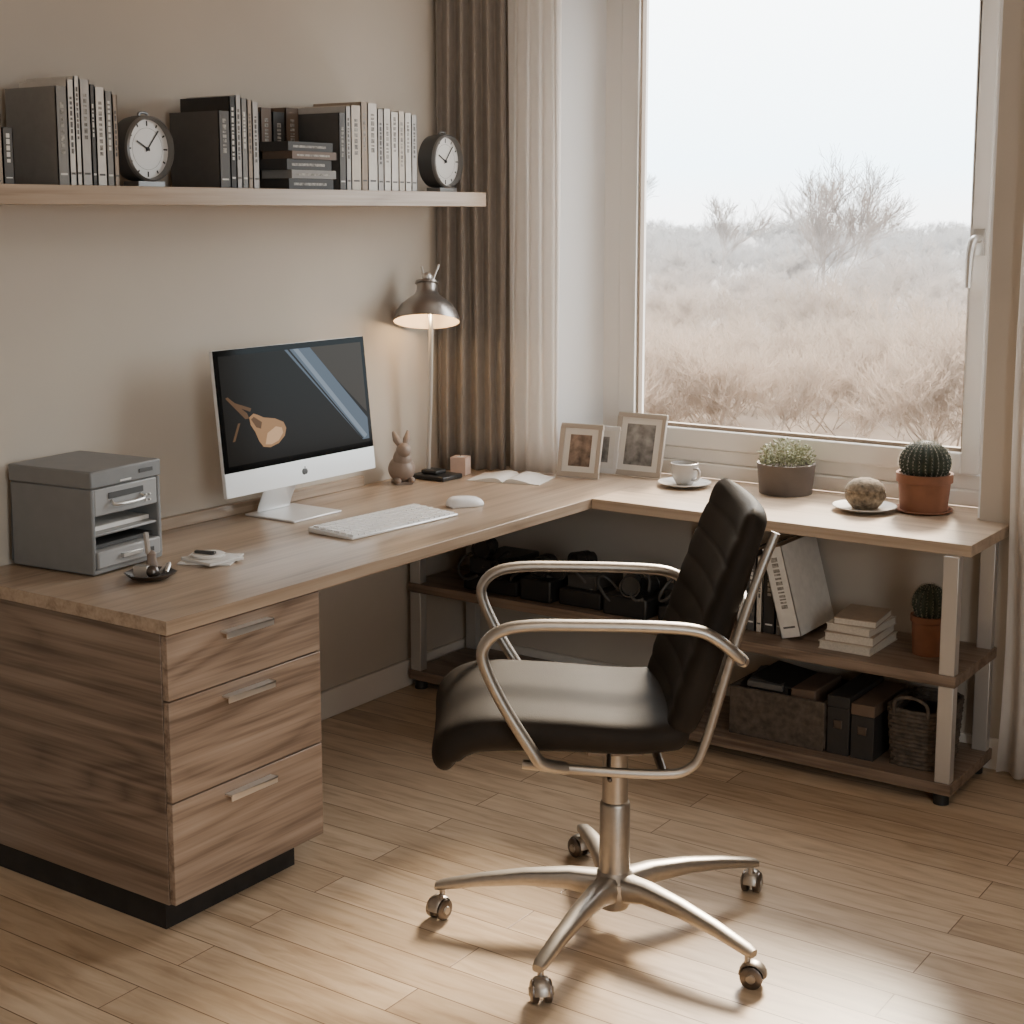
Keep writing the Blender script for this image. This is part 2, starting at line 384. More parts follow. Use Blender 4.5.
def clock(name,y,r,rz=0):
    g=empty(name,(.15,y,SZ),rz)
    zc=r+.012
    M=T(0,0,zc,0,math.pi/2,0)
    m=MB(); m.lathe([(0,-.045),(r*.8,-.045),(r*.97,-.038),(r,-.02),(r,.018)],M_dgrey,M=M,n=56,caps=False); m.lathe([(r,.018),(r*.985,.026),(r*.93,.03),(r*.9,.026),(r*.88,.012)],M_clock,M=M,n=56,caps=False)
    m.cyl(r*.89,.008,.0125,M_chinaw,M=M,n=56); m.done('case',g)
    m=MB()
    for k in range(12):
        a=k*math.pi/6; l=.16 if k%3==0 else .1
        Mk=T(0,0,zc)@Euler((a,0,0)).to_matrix().to_4x4()
        m.box((.0127,-.002,r*(.84-l)),(.0135,.002,r*.84),M_blackm,Mk)
    for a,l,wd in ((1.1,.5,.002),(-.7,.72,.0015)):
        Mk=T(0,0,zc)@Euler((a,0,0)).to_matrix().to_4x4()
        m.box((.0138,-wd,-r*.1),(.0148,wd,r*l),M_blackm,Mk)
    m.cyl(.005,.0125,.017,M_blackm,M=M)
    m.lathe([(r*.62,.0127),(r*.63,.0127),(r*.63,.0130),(r*.62,.0130)],M_lab,M=M,n=48,caps=False); m.done('dial_marks',g)
    m=MB(); m.box((-.03,-r*.55,0),(.025,r*.55,.014),M_clock); m.tube([(0,-r*.15,2*r+.008),(0,-r*.15,2*r+.018),(0,r*.15,2*r+.018),(0,r*.15,2*r+.008)],.004,M_clock,smooth=5); m.done('stand',g,bevel=.002)
clock('desk_clock',-1.625,.086,.05); clock('desk_clock',-.335,.088,.05)

# ------------------------------------------------------------ printer
p=empty('desktop_printer',(.302,-1.972,.7505),math.radians(6))
m=MB(); Dp,Wp,Hp=.278,.25,.266
m.box((-Dp,0,.018),(0,.012,Hp-.045),M_grey); m.box((-Dp,Wp-.012,.018),(0,Wp,Hp-.045),M_grey)
m.box((-Dp,.012,.018),(-Dp+.012,Wp-.012,Hp-.045),M_grey)
m.box((-Dp-.002,-.002,Hp-.044),(.002,Wp+.002,Hp),M_grey)
m.box((-Dp+.012,.012,.15),(-.001,Wp-.012,Hp-.046),M_lgrey)
m.box((-Dp+.012,.012,.098),(-.004,Wp-.012,.106),M_lgrey)
m.box((-Dp+.012,.012,.018),(.006,Wp-.012,.062),M_lgrey)
m.box((-Dp,0,.004),(0,Wp,.018),M_grey)
m.done('body',p,bevel=.004)
m=MB(); m.box((-.2,.014,.064),(-.02,Wp-.014,.074),M_dgrey); m.box((-.2,.014,.107),(-.03,Wp-.014,.118),M_paper); m.done('paper_trays',p)
m=MB(); m.tube([(.0,.07,.185),(.014,.075,.175),(.014,.17,.175),(.0,.175,.185)],.004,M_steel,smooth=4); m.box((-.001,.06,.19),(.002,.185,.205),M_dgrey)
m.box((.006,.09,.036),(.016,.16,.046),M_steel); m.box((.0025,.1,.228),(.004,.14,.233),M_chinaw); m.box((.006,.19,.03),(.009,.21,.042),M_dgrey)
m.box((.0025,.17,.24),(.004,.22,.25),M_dgrey)
for i in range(4): m.cyl(.003,.0,.0035,M_steel,M=T(-.0005,.195+(i%2)*.014,.165+(i//2)*.014,0,math.pi/2,0),n=12)
m.done('controls',p,bevel=.001)
m=MB(); 
for a in ((-.25,.03),(-.25,.21),(-.03,.03),(-.03,.21)): m.cyl(.012,0,.004,M_black,a)
m.done('feet',p)

# ------------------------------------------------------------ all-in-one computer
c=empty('desktop_computer',(.20,-1.085,.7505))
tilt=-math.radians(6)
W2=.325; ZB=.10; HH=.418; 
Mt=T(0,0,ZB,0,tilt,0)
m=MB()
m.box((-.012,-W2,0),(-.0005,W2,HH),M_alu,Mt)
m.box((-.03,-W2*.75,.06),(-.012,W2*.75,HH-.06),M_alu,Mt)
m.box((-.0005,-W2,0),(.0015,W2,.07),M_alu,Mt); m.done('housing',c,bevel=.004,seg=3)
m=MB(); m.box((-.0004,-W2+.001,.07),(.002,W2-.001,HH-.001),M_screen,Mt); m.done('bezel',c,bevel=.0008)
m=MB(); m.box((.002,-W2+.016,.086),(.0024,W2-.016,HH-.016),M_screen,Mt); m.done('screen',c)
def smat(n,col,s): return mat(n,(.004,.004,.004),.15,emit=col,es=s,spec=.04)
S1=smat('reflection_blue',(.12,.155,.20),1.0); S2=smat('reflection_grey',(.060,.050,.040),1.0); S3=smat('reflection_brass',(.38,.21,.10),1.0); S4=smat('reflection_brass_light',(.65,.40,.22),1.0); S5=smat('reflection_base',(.012,.010,.008),1.0); S6=smat('reflection_brown',(.13,.07,.035),1.0); S7=smat('reflection_pale',(.24,.29,.35),1.0)
m=MB()  # reflections of lamp and skylight painted on the glass as glowing polygons
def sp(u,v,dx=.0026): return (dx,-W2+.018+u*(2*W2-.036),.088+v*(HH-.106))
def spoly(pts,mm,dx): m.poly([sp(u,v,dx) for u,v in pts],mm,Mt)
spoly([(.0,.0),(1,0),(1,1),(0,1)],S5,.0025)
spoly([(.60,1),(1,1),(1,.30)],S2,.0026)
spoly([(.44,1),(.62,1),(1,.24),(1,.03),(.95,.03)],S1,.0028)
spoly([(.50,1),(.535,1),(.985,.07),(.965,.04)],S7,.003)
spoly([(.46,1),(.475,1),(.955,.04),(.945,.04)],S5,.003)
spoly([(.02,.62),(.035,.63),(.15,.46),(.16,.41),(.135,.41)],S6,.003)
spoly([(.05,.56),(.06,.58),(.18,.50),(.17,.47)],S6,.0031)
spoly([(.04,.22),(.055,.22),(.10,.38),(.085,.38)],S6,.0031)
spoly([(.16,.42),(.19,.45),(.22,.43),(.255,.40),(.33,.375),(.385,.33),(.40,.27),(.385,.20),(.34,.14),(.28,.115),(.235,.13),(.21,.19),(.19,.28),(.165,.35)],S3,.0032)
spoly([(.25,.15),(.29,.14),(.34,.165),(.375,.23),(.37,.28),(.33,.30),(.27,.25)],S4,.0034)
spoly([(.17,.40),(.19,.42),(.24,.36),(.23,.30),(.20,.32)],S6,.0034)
m.done('painted_reflection',c,merge=False)
m=MB()
m.ball((0,-.002,0),.0095,M_dgrey,.08,1,1,M=Mt@T(.0018,0,.034)); m.ball((0,.006,0),.0085,M_dgrey,.08,.9,1,M=Mt@T(.0018,0,.034)); m.ball((0,.003,.012),.004,M_dgrey,.1,.6,1,M=Mt@T(.0018,0,.034))
m.done('badge',c)
m=MB()
m.box((-.15,-.105,0),(.05,.105,.006),M_alu)
m.tube([(-.13,0,.006),(-.125,0,.03),(-.075,0,.14),(-.055,0,.24)],.008,M_alu,flat=9,smooth=4,n=20); m.done('stand',c,bevel=.002)

# keyboard
k=empty('computer_keyboard',(.475,-1.045,.7505),math.radians(-4))
m=MB(); 
m.add([(-.09,-.225,0),(.085,-.225,0),(.085,.225,0),(-.09,.225,0),(-.09,-.225,.016),(.085,-.225,.007),(.085,.225,.007),(-.09,.225,.016)],[(0,3,2,1),(4,5,6,7),(0,1,5,4),(1,2,6,5),(2,3,7,6),(3,0,4,7)],M_alu)
m.done('case',k,bevel=.003)
m=MB()
for r_ in range(6):
    x=-.08+r_*.027; z=.0135-r_*.0013
    yy=-.215
    while yy<.205:
        wd=.0225
        if r_==5 and -.12<yy<.0: wd=.115
        if yy+wd>.217: wd=.217-yy
        m.box((x,yy+.002,z),(x+.0232,yy+wd-.002,z+.006),M_key); yy+=wd
m.box((-.084,-.219,.0065),(.083,.219,.0072),M_dgrey,T(0,0,.003,0,math.radians(2.95),0)); m.done('keys',k,bevel=.001)
# mouse
m=MB()
def mouse():
    vs=[];fs=[];nu,nv=28,10
    for j in range(nv+1):
        t=j/nv*math.pi/2
        for i in range(nu):
            a=2*math.pi*i/nu
            cx=math.copysign(abs(math.cos(a))**.8,math.cos(a)); cy=math.copysign(abs(math.sin(a))**.8,math.sin(a))
            vs.append((.036*cx*math.cos(t)**.5,.06*cy*math.cos(t)**.5,.004+.026*math.sin(t)*(1-.25*cy*math.cos(t))))
    for j in range(nv):
        for i in range(nu):
            k2=(i+1)%nu; fs.append((j*nu+i,j*nu+k2,(j+1)*nu+k2,(j+1)*nu+i))
    fs.append(tuple(reversed(range(nu))))
    m.add(vs,fs,M_key)
mouse(); m.box((-.031,-.05,0),(.031,.05,.005),M_alu)
m.done('computer_mouse',loc=(.50,-.69,.7505),rotz=math.radians(-35))

# small dish with metal figurine
g=empty('figurine_dish',(.42,-1.895,.7505))
m=MB(); m.lathe([(.0,0),(.04,0),(.058,.008),(.066,.016),(.062,.017),(.046,.008),(0,.006)],M_dsteel,n=8); m.done('dish',g)
m=MB(); m.lathe([(.012,.006),(.015,.03),(.011,.05),(.012,.062),(0,.07)],M_rabbit,n=14,c=(-.005,.01,0)); m.box((-.014,.004,.06),(-.004,.014,.115),M_steel,T(0,0,0,.1,0,0)); m.box((-.035,-.025,.008),(.0,.0,.035),M_steel,T(0,0,0,0,0,.5)); m.ball((.022,-.012,.022),.016,M_dsteel); m.tube([(.01,.02,.012),(.03,.035,.035),(.045,.01,.02)],.005,M_steel,smooth=4)
m.done('figures',g,bevel=.001)
m=MB()
m.box((-.08,-.07,0),(.06,.06,.004),M_paper,T(0,0,0,0,0,.5)); m.box((-.06,-.055,.0045),(.06,.055,.012),M_chinaw,T(.01,-.02,0,0,0,-.1)); m.lathe([(0,.0125),(.042,.0125),(.044,.018),(.04,.02),(.02,.0175),(0,.0175)],M_paper,c=(-.005,-.02,0),n=32)
m.box((-.028,.0,.019),(.03,.012,.026),M_dgrey,T(-.01,-.03,0,0,0,.3)); m.done('notepads',loc=(.40,-1.655,.7505),bevel=.001)

# ------------------------------------------------------------ desk lamp
l=empty('desk_lamp',(.125,-.345,.7505))
m=MB(); m.box((-.07,-.055,0),(.07,.055,.016),M_black); m.box((-.045,-.03,.016),(.02,.03,.03),M_black); m.done('base',l,bevel=.004)
m=MB(); m.tube([(-.035,.0,.03),(-.02,-.005,.3),(-.005,-.015,.585)],.0075,M_steel,smooth=4); m.tube([(-.047,.006,.03),(-.031,.004,.3),(-.015,-.015,.57)],.0035,M_steel,smooth=3); m.done('stem',l)
zs=.538
ML=Matrix.Translation((.005,-.055,zs))@Matrix.Rotation(math.radians(-17),4,Vector((.82,.57,0)))
m=MB()
pr=[(.110,0),(.109,.012),(.102,.034),(.085,.058),(.060,.078),(.042,.092),(.035,.106),(.034,.126),(.040,.130),(.038,.138),(.018,.146),(.0,.147)]
m.lathe(pr,M_shade_out,(0,0),48,M=ML,caps=False); m.done('shade',l)
m=MB(); m.lathe([(.1098,.0002),(.106,.012),(.098,.032),(.081,.055),(.05,.072),(0,.076)],M_shade_in,(0,0),48,M=ML,caps=False)
m.done('shade_inner',l)
m=MB(); m.ball((0,0,.048),.022,M_bulb,M=ML); m.done('bulb',l)
m=MB(); m.tube([(-.005,0,.13),(-.014,-.012,.188)],.0045,M_steel,M=ML); m.tube([(.01,.01,.13),(.022,.035,.20)],.0045,M_steel,M=ML); m.ball((0,0,.152),.018,M_steel,M=ML)
m.tube([(-.005,-.015,.585),(-.02,-.018,.60),(-.022,-.02,.64),(-.015,-.03,.66)],.006,M_dsteel,smooth=4); m.done('cap_fittings',l)
pl=D.lights.new('lamp_glow','POINT'); pl.energy=.9; pl.color=(1,.72,.42); pl.shadow_soft_size=.02
po=D.objects.new('lamp_glow',pl); SC.objects.link(po); po.parent=l; po.location=ML@Vector((0,0,.01))

# rabbit figurine
g=empty('rabbit_figurine',(.085,-.485,.753),math.radians(-35))
m=MB(); m.ball((0,0,.045),.050,M_rabbit,1.05,.9,.9); m.ball((.010,0,.080),.035,M_rabbit,1,.9,1.1); m.ball((.026,0,.112),.026,M_rabbit,1.15,.95,.95)
m.ball((.03,.024,.012),.015,M_rabbit,1.6,.8,.7); m.ball((.03,-.024,.012),.015,M_rabbit,1.6,.8,.7); m.ball((-.045,0,.035),.013,M_rabbit)
for sgn in (1,-1): m.tube([(.018,sgn*.008,.125),(.004,sgn*.018,.146),(-.008,sgn*.026,.172)],[.008,.0135,.004],M_rabbit,smooth=5,flat=1)
m.box((-.03,-.028,-.0025),(.04,.028,.006),M_rabbit)
m.done('body',g)
m=MB(); m.box((-.028,-.028,0),(.028,.028,.062),M_candle); m.lathe([(.014,.062),(.012,.0625),(0,.0626)],M_paper,n=20); m.tube([(0,0,.062),(.001,0,.07)],.001,M_black); m.done('square_candle',loc=(.145,-.235,.7505),rotz=.3,bevel=.005,seg=3)

# open magazine
m=MB()
def mag():
    n=10
    for sgn in (1,-1):
        vs=[];fs=[]
        for lay in (0,1):
            for i in range(n+1):
                u=i/n; z=(.002+.016*math.sin(math.pi*min(1,u*1.15)**.7)*(1-u*.6)) if lay else 0.0
                for y in (-.085,.085): vs.append((sgn*u*.13,y,z))
        o=2*(n+1)
        for i in range(n):
            fs.append((o+2*i,o+2*i+2,o+2*i+3,o+2*i+1)); fs.append((2*i,2*i+1,2*i+3,2*i+2))
            fs.append((2*i,2*i+2,o+2*i+2,o+2*i)); fs.append((2*i+1,o+2*i+1,o+2*i+3,2*i+3))
        fs.append((2*n,2*n+1,o+2*n+1,o+2*n)); m.add(vs,fs,M_paper)
mag(); m.done('open_magazine',loc=(.345,-.215,.7505),rotz=.25,ang=60)

# photo frames
def pframe(name,x,y,w_,h_,matl,photo,rz=0,tilt=16):
    g=empty(name,(x,y,.7505),rz); R=T(0,0,.004,-math.radians(tilt),0,0); b=.016
    m=MB(); m.box((-w_/2,0,0),(w_/2,.012,b),matl,R); m.box((-w_/2,0,h_-b),(w_/2,.012,h_),matl,R); m.box((-w_/2,0,b),(-w_/2+b,.012,h_-b),matl,R); m.box((w_/2-b,0,b),(w_/2,.012,h_-b),matl,R)
    m.box((-w_/2+.004,.008,.004),(w_/2-.004,.014,h_-.004),M_dgrey,R); m.done('frame',g,bevel=.002)
    m=MB(); m.box((-w_/2+b,.005,b),(w_/2-b,.008,h_-b),M_paper,R); q=b+.022; m.box((-w_/2+q,.004,q),(w_/2-q,.005,h_-q),photo,R); m.done('picture',g)
    a=math.radians(tilt); 
    m=MB(); m.tube([(0,.012+math.sin(a)*h_*.6,h_*.6*math.cos(a)),(0,.012+math.sin(a)*h_*.6+.03,.003)],.004,matl); m.done('strut',g)
pframe('photo_frame',.522,-.078,.155,.185,M_fw,M_photo,.16,15)
pframe('photo_frame',.54,.045,.12,.165,M_white,M_photo2,.1,12)
pframe('photo_frame',.675,.055,.185,.218,M_fw,M_photo2,.05,14)

# cup and saucer
g=empty('coffee_cup',(.895,.0,.7505))
m=MB(); m.lathe([(.0,.0),(.045,.0),(.07,.008),(.088,.014),(.087,.016),(.05,.008),(0,.006)],M_chinaw,n=48); m.done('saucer',g)
m=MB(); m.lathe([(.0,.008),(.026,.008),(.03,.014),(.042,.035),(.046,.078),(.0435,.079),(.039,.036),(.02,.018),(0,.016)],M_china,n=40); m.lathe([(0,.055),(.041,.055)],M_soil,n=30)
m.tube([(.038,-.012,.062),(.062,-.022,.064),(.068,-.024,.045),(.055,-.02,.028),(.034,-.01,.026)],.0045,M_china,smooth=5); m.done('cup',g)

# planters
def pot(m,r0,r1,h,matl,rim=0):
    pr=[(r0,0),(r1,h)]
    if rim: pr=[(r0,0),(r1*.95,h-rim),(r1*1.03,h-rim+.002),(r1*1.03,h)]
    rr=pr[-1][0]; pr+=[(rr-.008,h),(rr-.01,h-.012)]
    m.lathe([(0,0)]+pr+[(0,h-.012)],matl,n=44)
    m.lathe([(rr-.011,h-.0119),(rr*.5,h-.006),(0,h-.004)],M_soil,n=30)
def cactus(name,par,r,zc,sz=1,ribs=14,mt=M_cactus,sl=.010,ns=4):
    m=MB(); rnd=random.Random(3)
    prof=[(r*math.sin(math.pi*j/20),zc-r*sz*math.cos(math.pi*j/20)) for j in range(21)]
    m.lathe(prof,mt,n=ribs*6,rfun=lambda a,z:1+.05*math.cos(ribs*a))
    m.done(name+'_body',par)
    m=MB()
    for k_ in range(ribs):
        a=2*math.pi*k_/ribs
        for j in range(3,19):
            th=math.pi*j/20
            for q in range(ns):
                rr=r*1.05*math.sin(th); p0=Vector((rr*math.cos(a),rr*math.sin(a),zc-r*sz*math.cos(th)))
                d=Vector((math.sin(th)*math.cos(a),math.sin(th)*math.sin(a),-math.cos(th)))+Vector([rnd.uniform(-.9,.9) for _ in range(3)])
                d.normalize(); t=d.cross(Vector((0,0,1))); t=t.normalized()*.0006 if t.length>.01 else Vector((.0006,0,0))
                m.poly([p0-t,p0+t,p0+d*sl],M_spine)
    m.done(name+'_spines',par,merge=False)
g=empty('potted_succulent',(1.22,.085,.7505))
m=MB(); pot(m,.085,.094,.098,M_potdark); m.done('pot',g)
m=MB(); rnd=random.Random(11)
for i in range(520):
    a=rnd.uniform(0,2*math.pi); rr=.086*math.sqrt(rnd.random()); hh=.09+rnd.uniform(.0,.085)*(1-.5*(rr/.086)**2)
    c0=Vector((rr*math.cos(a),rr*math.sin(a),hh)); d=Vector((math.cos(a)*.5+rnd.uniform(-.6,.6),math.sin(a)*.5+rnd.uniform(-.6,.6),rnd.uniform(.2,1))).normalized()
    s=d.cross(Vector((rnd.uniform(-1,1),rnd.uniform(-1,1),rnd.uniform(-1,1)))).normalized(); L=rnd.uniform(.009,.017); u=d.cross(s)
    m.add([c0,c0+d*L*.5+s*L*.32,c0+d*L,c0+d*L*.5-s*L*.32,c0+d*L*.5+u*L*.2,c0+d*L*.5-u*L*.2],[(0,1,4),(1,2,4),(2,3,4),(3,0,4),(1,0,5),(2,1,5),(3,2,5),(0,3,5)],M_leaf)
for i in range(60):
    a=rnd.uniform(0,2*math.pi); rr=.078*math.sqrt(rnd.random()); m.tube([(rr*.6*math.cos(a),rr*.6*math.sin(a),.085),(rr*math.cos(a),rr*math.sin(a),.10+rnd.uniform(.02,.07))],.001,M_leaf,n=5)
m.done('foliage',g,merge=False)
g=empty('stone_ornament',(1.545,-.055,.7505))
m=MB(); m.lathe([(.0,.0),(.05,.0),(.08,.008),(.097,.015),(.096,.017),(.055,.008),(0,.006)],M_chinaw,n=48); m.done('saucer',g)
m=MB(); m.lathe([(.0,.006),(.034,.006),(.05,.022),(.0615,.042),(.062,.05),(.061,.054),(.058,.06),(.060,.066),(.054,.08),(.040,.092),(.02,.099),(0,.101)],M_stone,n=60,rfun=lambda a,z:1+.015*math.sin(5*a)+.015*math.sin(17*a+z*160)); m.done('stone',g)
g=empty('potted_cactus',(1.695,.04,.7505))
m=MB(); pot(m,.070,.082,.118,M_terra,.028); m.done('pot',g); m=MB(); m.lathe([(0,.0),(.075,.0),(.088,.006),(.086,.01),(.07,.006),(0,.004)],M_terra,n=40); m.done('drip_tray',g)
cactus('cactus',g,.074,.15,.88,26,ns=9,sl=.008)
g=empty('potted_cactus',(1.81,-.20,.3805))
m=MB(); pot(m,.045,.052,.115,M_terra,.02); m.done('pot',g); cactus('cactus',g,.048,.15,1.15,18,ns=7,sl=.008)

# ------------------------------------------------------------ contents of the lower shelves
Z1=.3805; Z2=.0685
m=MB()
def bk(x,w_,h_,c_,lean=0,y1=-.05,dep=.22,lab=True):
    M=T(x,y1,Z1,0,lean,0)@Matrix.Rotation(-math.pi/2,4,'Z')
    book(m,-.0,dep,0,w_,0,h_,B[c_],lab,M)
bk(1.23,.03,.235,'w'); bk(1.263,.028,.25,'d'); bk(1.294,.02,.235,'c'); bk(1.317,.04,.245,'k'); bk(1.36,.02,.24,'g')
bk(1.395,.065,.275,'w',-.27,dep=.25)
m.done('standing_books')
m=MB(); z=Z1
for i,(h,c_,a) in enumerate([(.024,'c',.0),(.028,'t',.06),(.022,'c',-.05),(.02,'t',.1)]):
    M=T(1.605+.004*i,-.22,z,0,0,a); s_=1-.07*i
    m.box((-.08*s_,-.11*s_,0),(.08*s_,.11*s_,.002),B[c_],M); m.box((-.077*s_,-.107*s_,.002),(.077*s_,.107*s_,h-.002),M_pages,M); m.box((-.08*s_,-.11*s_,h-.002),(.08*s_,.11*s_,h),B[c_],M); z+=h+.0005
m.done('stacked_books')
# black camera gear on middle shelf
g=empty('camera_gear',(0,0,Z1)); rnd=random.Random(21)
m=MB()
m.box((.24,-.35,0),(.46,-.10,.05),M_blackm); m.box((.25,-.33,.0505),(.40,-.12,.11),M_black); m.box((.48,-.36,0),(.60,-.12,.075),M_black); m.box((.62,-.34,0),(.78,-.10,.055),M_blackm); m.box((.64,-.32,.0555),(.75,-.14,.105),M_dgrey); m.box((.80,-.36,0),(.96,-.10,.065),M_black); m.box((.99,-.34,0),(1.14,-.1,.05),M_blackm); m.box((1.0,-.32,.0505),(1.12,-.12,.1),M_black)
m.done('cases',g,bevel=.006)
m=MB()
def lens(x,y,z,r,L,rz,matl): 
    m.lathe([(0,0),(r*.8,0),(r*.82,L*.2),(r,L*.25),(r,L*.5),(r*.94,L*.52),(r*.94,L*.6),(r,L*.62),(r,L),(r*.85,L),(r*.8,L*.92),(0,L*.9)],matl,M=T(x,y,z,math.pi/2,0,rz),n=26)
for (x,y,z,r,L,rz) in ((.30,-.27,.146,.034,.09,.2),(.42,-.26,.088,.034,.11,-.3),(.53,-.25,.112,.035,.1,.15),(.69,-.24,.14,.033,.08,-.4),(.86,-.25,.10,.034,.12,.35),(.94,-.22,.095,.028,.09,-.2),(1.05,-.24,.132,.03,.08,.2)): lens(x,y,z,r,L,rz,M_black)
for i in range(8):
    x=.26+i*.11; y=-.30; z=.07+rnd.uniform(0,.05); q=rnd.uniform(.03,.06)
    m.tube([(x+q*math.cos(t*.8),y+.03*math.sin(t*.8)-.03,z+.04*math.sin(t*.8+i)) for t in range(8)],.005,M_dgrey,smooth=3,n=8)
m.done('lenses_and_straps',g)
# storage on the bottom shelf
g=empty('storage_box',(1.40,-.21,Z2))
m=MB(); w_,d_,h_=.31,.26,.15
m.box((-w_/2,-d_/2,0),(w_/2,d_/2,.008),M_wick); m.box((-w_/2,-d_/2,.008),(w_/2,-d_/2+.01,h_),M_wick); m.box((-w_/2,d_/2-.01,.008),(w_/2,d_/2,h_),M_wick); m.box((-w_/2,-d_/2+.01,.008),(-w_/2+.01,d_/2-.01,h_),M_wick); m.box((w_/2-.01,-d_/2+.01,.008),(w_/2,d_/2-.01,h_),M_wick)
m.done('box',g,bevel=.003)
m=MB(); m.box((-.12,-.1,.02),(.02,.1,.17),M_blackm,T(0,0,0,0,.12,0)); m.box((.03,-.1,.02),(.12,.1,.165),B['b'],T(0,0,0,0,-.05,0)); m.box((-.13,-.11,.151),(-.02,.06,.17),B['d'],T(0,0,0,0,.06,.2)); m.done('papers',g,bevel=.003)
m=MB()
for i,wd in enumerate((.068,.07)):
    x0=1.563+i*.074; h_=.178-.012*i
    m.box((x0,-.335,Z2),(x0+wd,-.07,Z2+h_-.035),B['k']); m.box((x0-.001,-.337,Z2+h_-.034),(x0+wd+.001,-.068,Z2+h_),B['b'] if i else B['k']); m.box((x0+wd*.3,-.339,Z2+h_*.45),(x0+wd*.7,-.335,Z2+h_*.6),M_dsteel)
m.done('file_boxes',bevel=.003)
g=empty('wicker_basket',(1.815,-.21,Z2))
m=MB()
for j in range(14):
    z0=j*.0125; e=.07+.012*j/14
    pts=[]; 
    for i in range(33):
        a=2*math.pi*i/32; cx_=math.copysign(abs(math.cos(a))**.45,math.cos(a))*e; cy_=math.copysign(abs(math.sin(a))**.45,math.sin(a))*(e+.04)
        wv=.0025*(1 if (i+j)%2 else -1); pts.append((cx_+wv*math.cos(a),cy_+wv*math.sin(a),z0+.0065))
    m.tube(pts,.0068,M_wick,n=7)
m.box((-.066,-.105,.0),(.066,.105,.008),M_wick); m.box((-.06,-.10,.008),(.06,.10,.14),M_blackm)
m.tube([(-.05,-.125,.16),(-.045,-.13,.2),(0,-.13,.215),(.045,-.13,.2),(.05,-.125,.16)],.005,M_wick,smooth=5); m.done('weave',g)

# ------------------------------------------------------------ office chair
CR=216
ch=empty('office_chair',(1.545,-1.525,0),math.radians(CR))
def loft(m,path,thick,half,matl,ribs=None,ny=32,sub=10,crown=.0,endw=.5,ribd=.008):
    P=[Vector((a,0,b)) for a,b in path]; Q=[];TH=[];HW=[]
    for i in range(len(P)-1):
        p0=P[max(i-1,0)];p1=P[i];p2=P[i+1];p3=P[min(i+2,len(P)-1)]
        for k_ in range(sub):
            t=k_/sub; Q.append(.5*((2*p1)+(p2-p0)*t+(2*p0-5*p1+4*p2-p3)*t*t+(3*p1-p0-3*p2+p3)*t**3))
            TH.append(thick[i]*(1-t)+thick[i+1]*t); HW.append(half[i]*(1-t)+half[i+1]*t)
    Q.append(P[-1]);TH.append(thick[-1]);HW.append(half[-1])
    n=len(Q); S=[0]
    for i in range(1,n): S.append(S[-1]+(Q[i]-Q[i-1]).length)
    vs=[];fs=[]
    for lay in (1,-1):
        for i in range(n):
            d=(Q[min(i+1,n-1)]-Q[max(i-1,0)]).normalized(); nn=Vector((d.z,0,-d.x))
            de=min(S[i],S[-1]-S[i]); se=min(1,de/(TH[i]*endw)); endf=math.sqrt(max(0,1-(1-se)**2))*.97+.03
            cr=.045; hw=HW[i]-(cr-math.sqrt(max(0,cr*cr-(cr-min(de,cr))**2)))
            for j in range(ny+1):
                u=-1+2*j/ny; 
                uu=math.copysign(1-(1-abs(u))**1.9,u)
                ef=(max(0,1-abs(uu)**10))**.5
                th=TH[i]*.5*ef*endf
                if ribs and lay==1:
                    k_=S[i]/ribs; th+= ef*endf*(ribd*(abs(math.sin(math.pi*k_))**.4)-ribd*.75)
                    th=max(th,0.0005)
                p=Q[i]+nn*(th*lay)+ nn*crown*(abs(uu)**2.5)
                vs.append((p.x,hw*uu,p.z))
    N=n*(ny+1)
    for i in range(n-1):
        for j in range(ny):
            a=i*(ny+1)+j; fs.append((a,a+1,a+ny+2,a+ny+1)); fs.append((N+a,N+a+ny+1,N+a+ny+2,N+a+1))
    for i in range(n-1):
        a=i*(ny+1); fs.append((a,a+ny+1,N+a+ny+1,N+a)); b=a+ny; fs.append((b,N+b,N+b+ny+1,b+ny+1))
    for j in range(ny):
        a=j; fs.append((a,N+a,N+a+1,a+1)); b=(n-1)*(ny+1)+j; fs.append((b,b+1,N+b+1,N+b))
    m.add(vs,fs,matl)
m=MB(); loft(m,[(.372,.462),(.378,.490),(.352,.522),(.29,.537),(.14,.533),(-.02,.522),(-.145,.528)],[.06,.075,.088,.092,.085,.08,.07],[.235,.238,.24,.24,.24,.238,.23],M_leather,crown=.008,sub=12)
m.done('seat',ch,ang=60)
m=MB(); loft(m,[(-.130,.515),(-.160,.60),(-.204,.74),(-.250,.88),(-.300,1.020)],[.06,.078,.072,.066,.05],[.222,.234,.238,.236,.224],M_leather,ribs=.066,sub=26,crown=.028,ribd=.006)
m.done('backrest',ch,ang=60)
m=MB()
for s_ in (1,-1):
    y=s_*.243
    m.tube([(.22,y*.9,.478),(.1,y*.97,.470),(-.07,y,.462),(-.135,y,.474),(-.168,y,.53),(-.226,y*.995,.74),(-.270,y*.98,.88),(-.310,y*.95,.985)],.0105,M_chrome,smooth=8,n=12,flat=1)
    m.tube([(-.245,s_*.250,.712),(-.225,s_*.262,.732),(-.185,s_*.268,.765),(-.14,s_*.268,.785),(-.05,s_*.268,.793),(.1,s_*.268,.797),(.21,s_*.268,.797),(.27,s_*.268,.785),(.302,s_*.268,.755),(.303,s_*.268,.715),(.265,s_*.268,.63),(.205,s_*.268,.53),(.18,s_*.262,.495),(.13,s_*.235,.474)],.0128,M_chrome,smooth=8,n=14,flat=1.35)
    m.lathe([(0,0),(.012,0),(.012,.008),(0,.009)],M_dsteel,M=T(-.236,s_*.262,.72,math.pi/2*(-s_),0,0),n=16)
m.tube([(-.244,-.243,.80),(-.285,0,.80),(-.244,.243,.80)],.007,M_chrome,smooth=6)
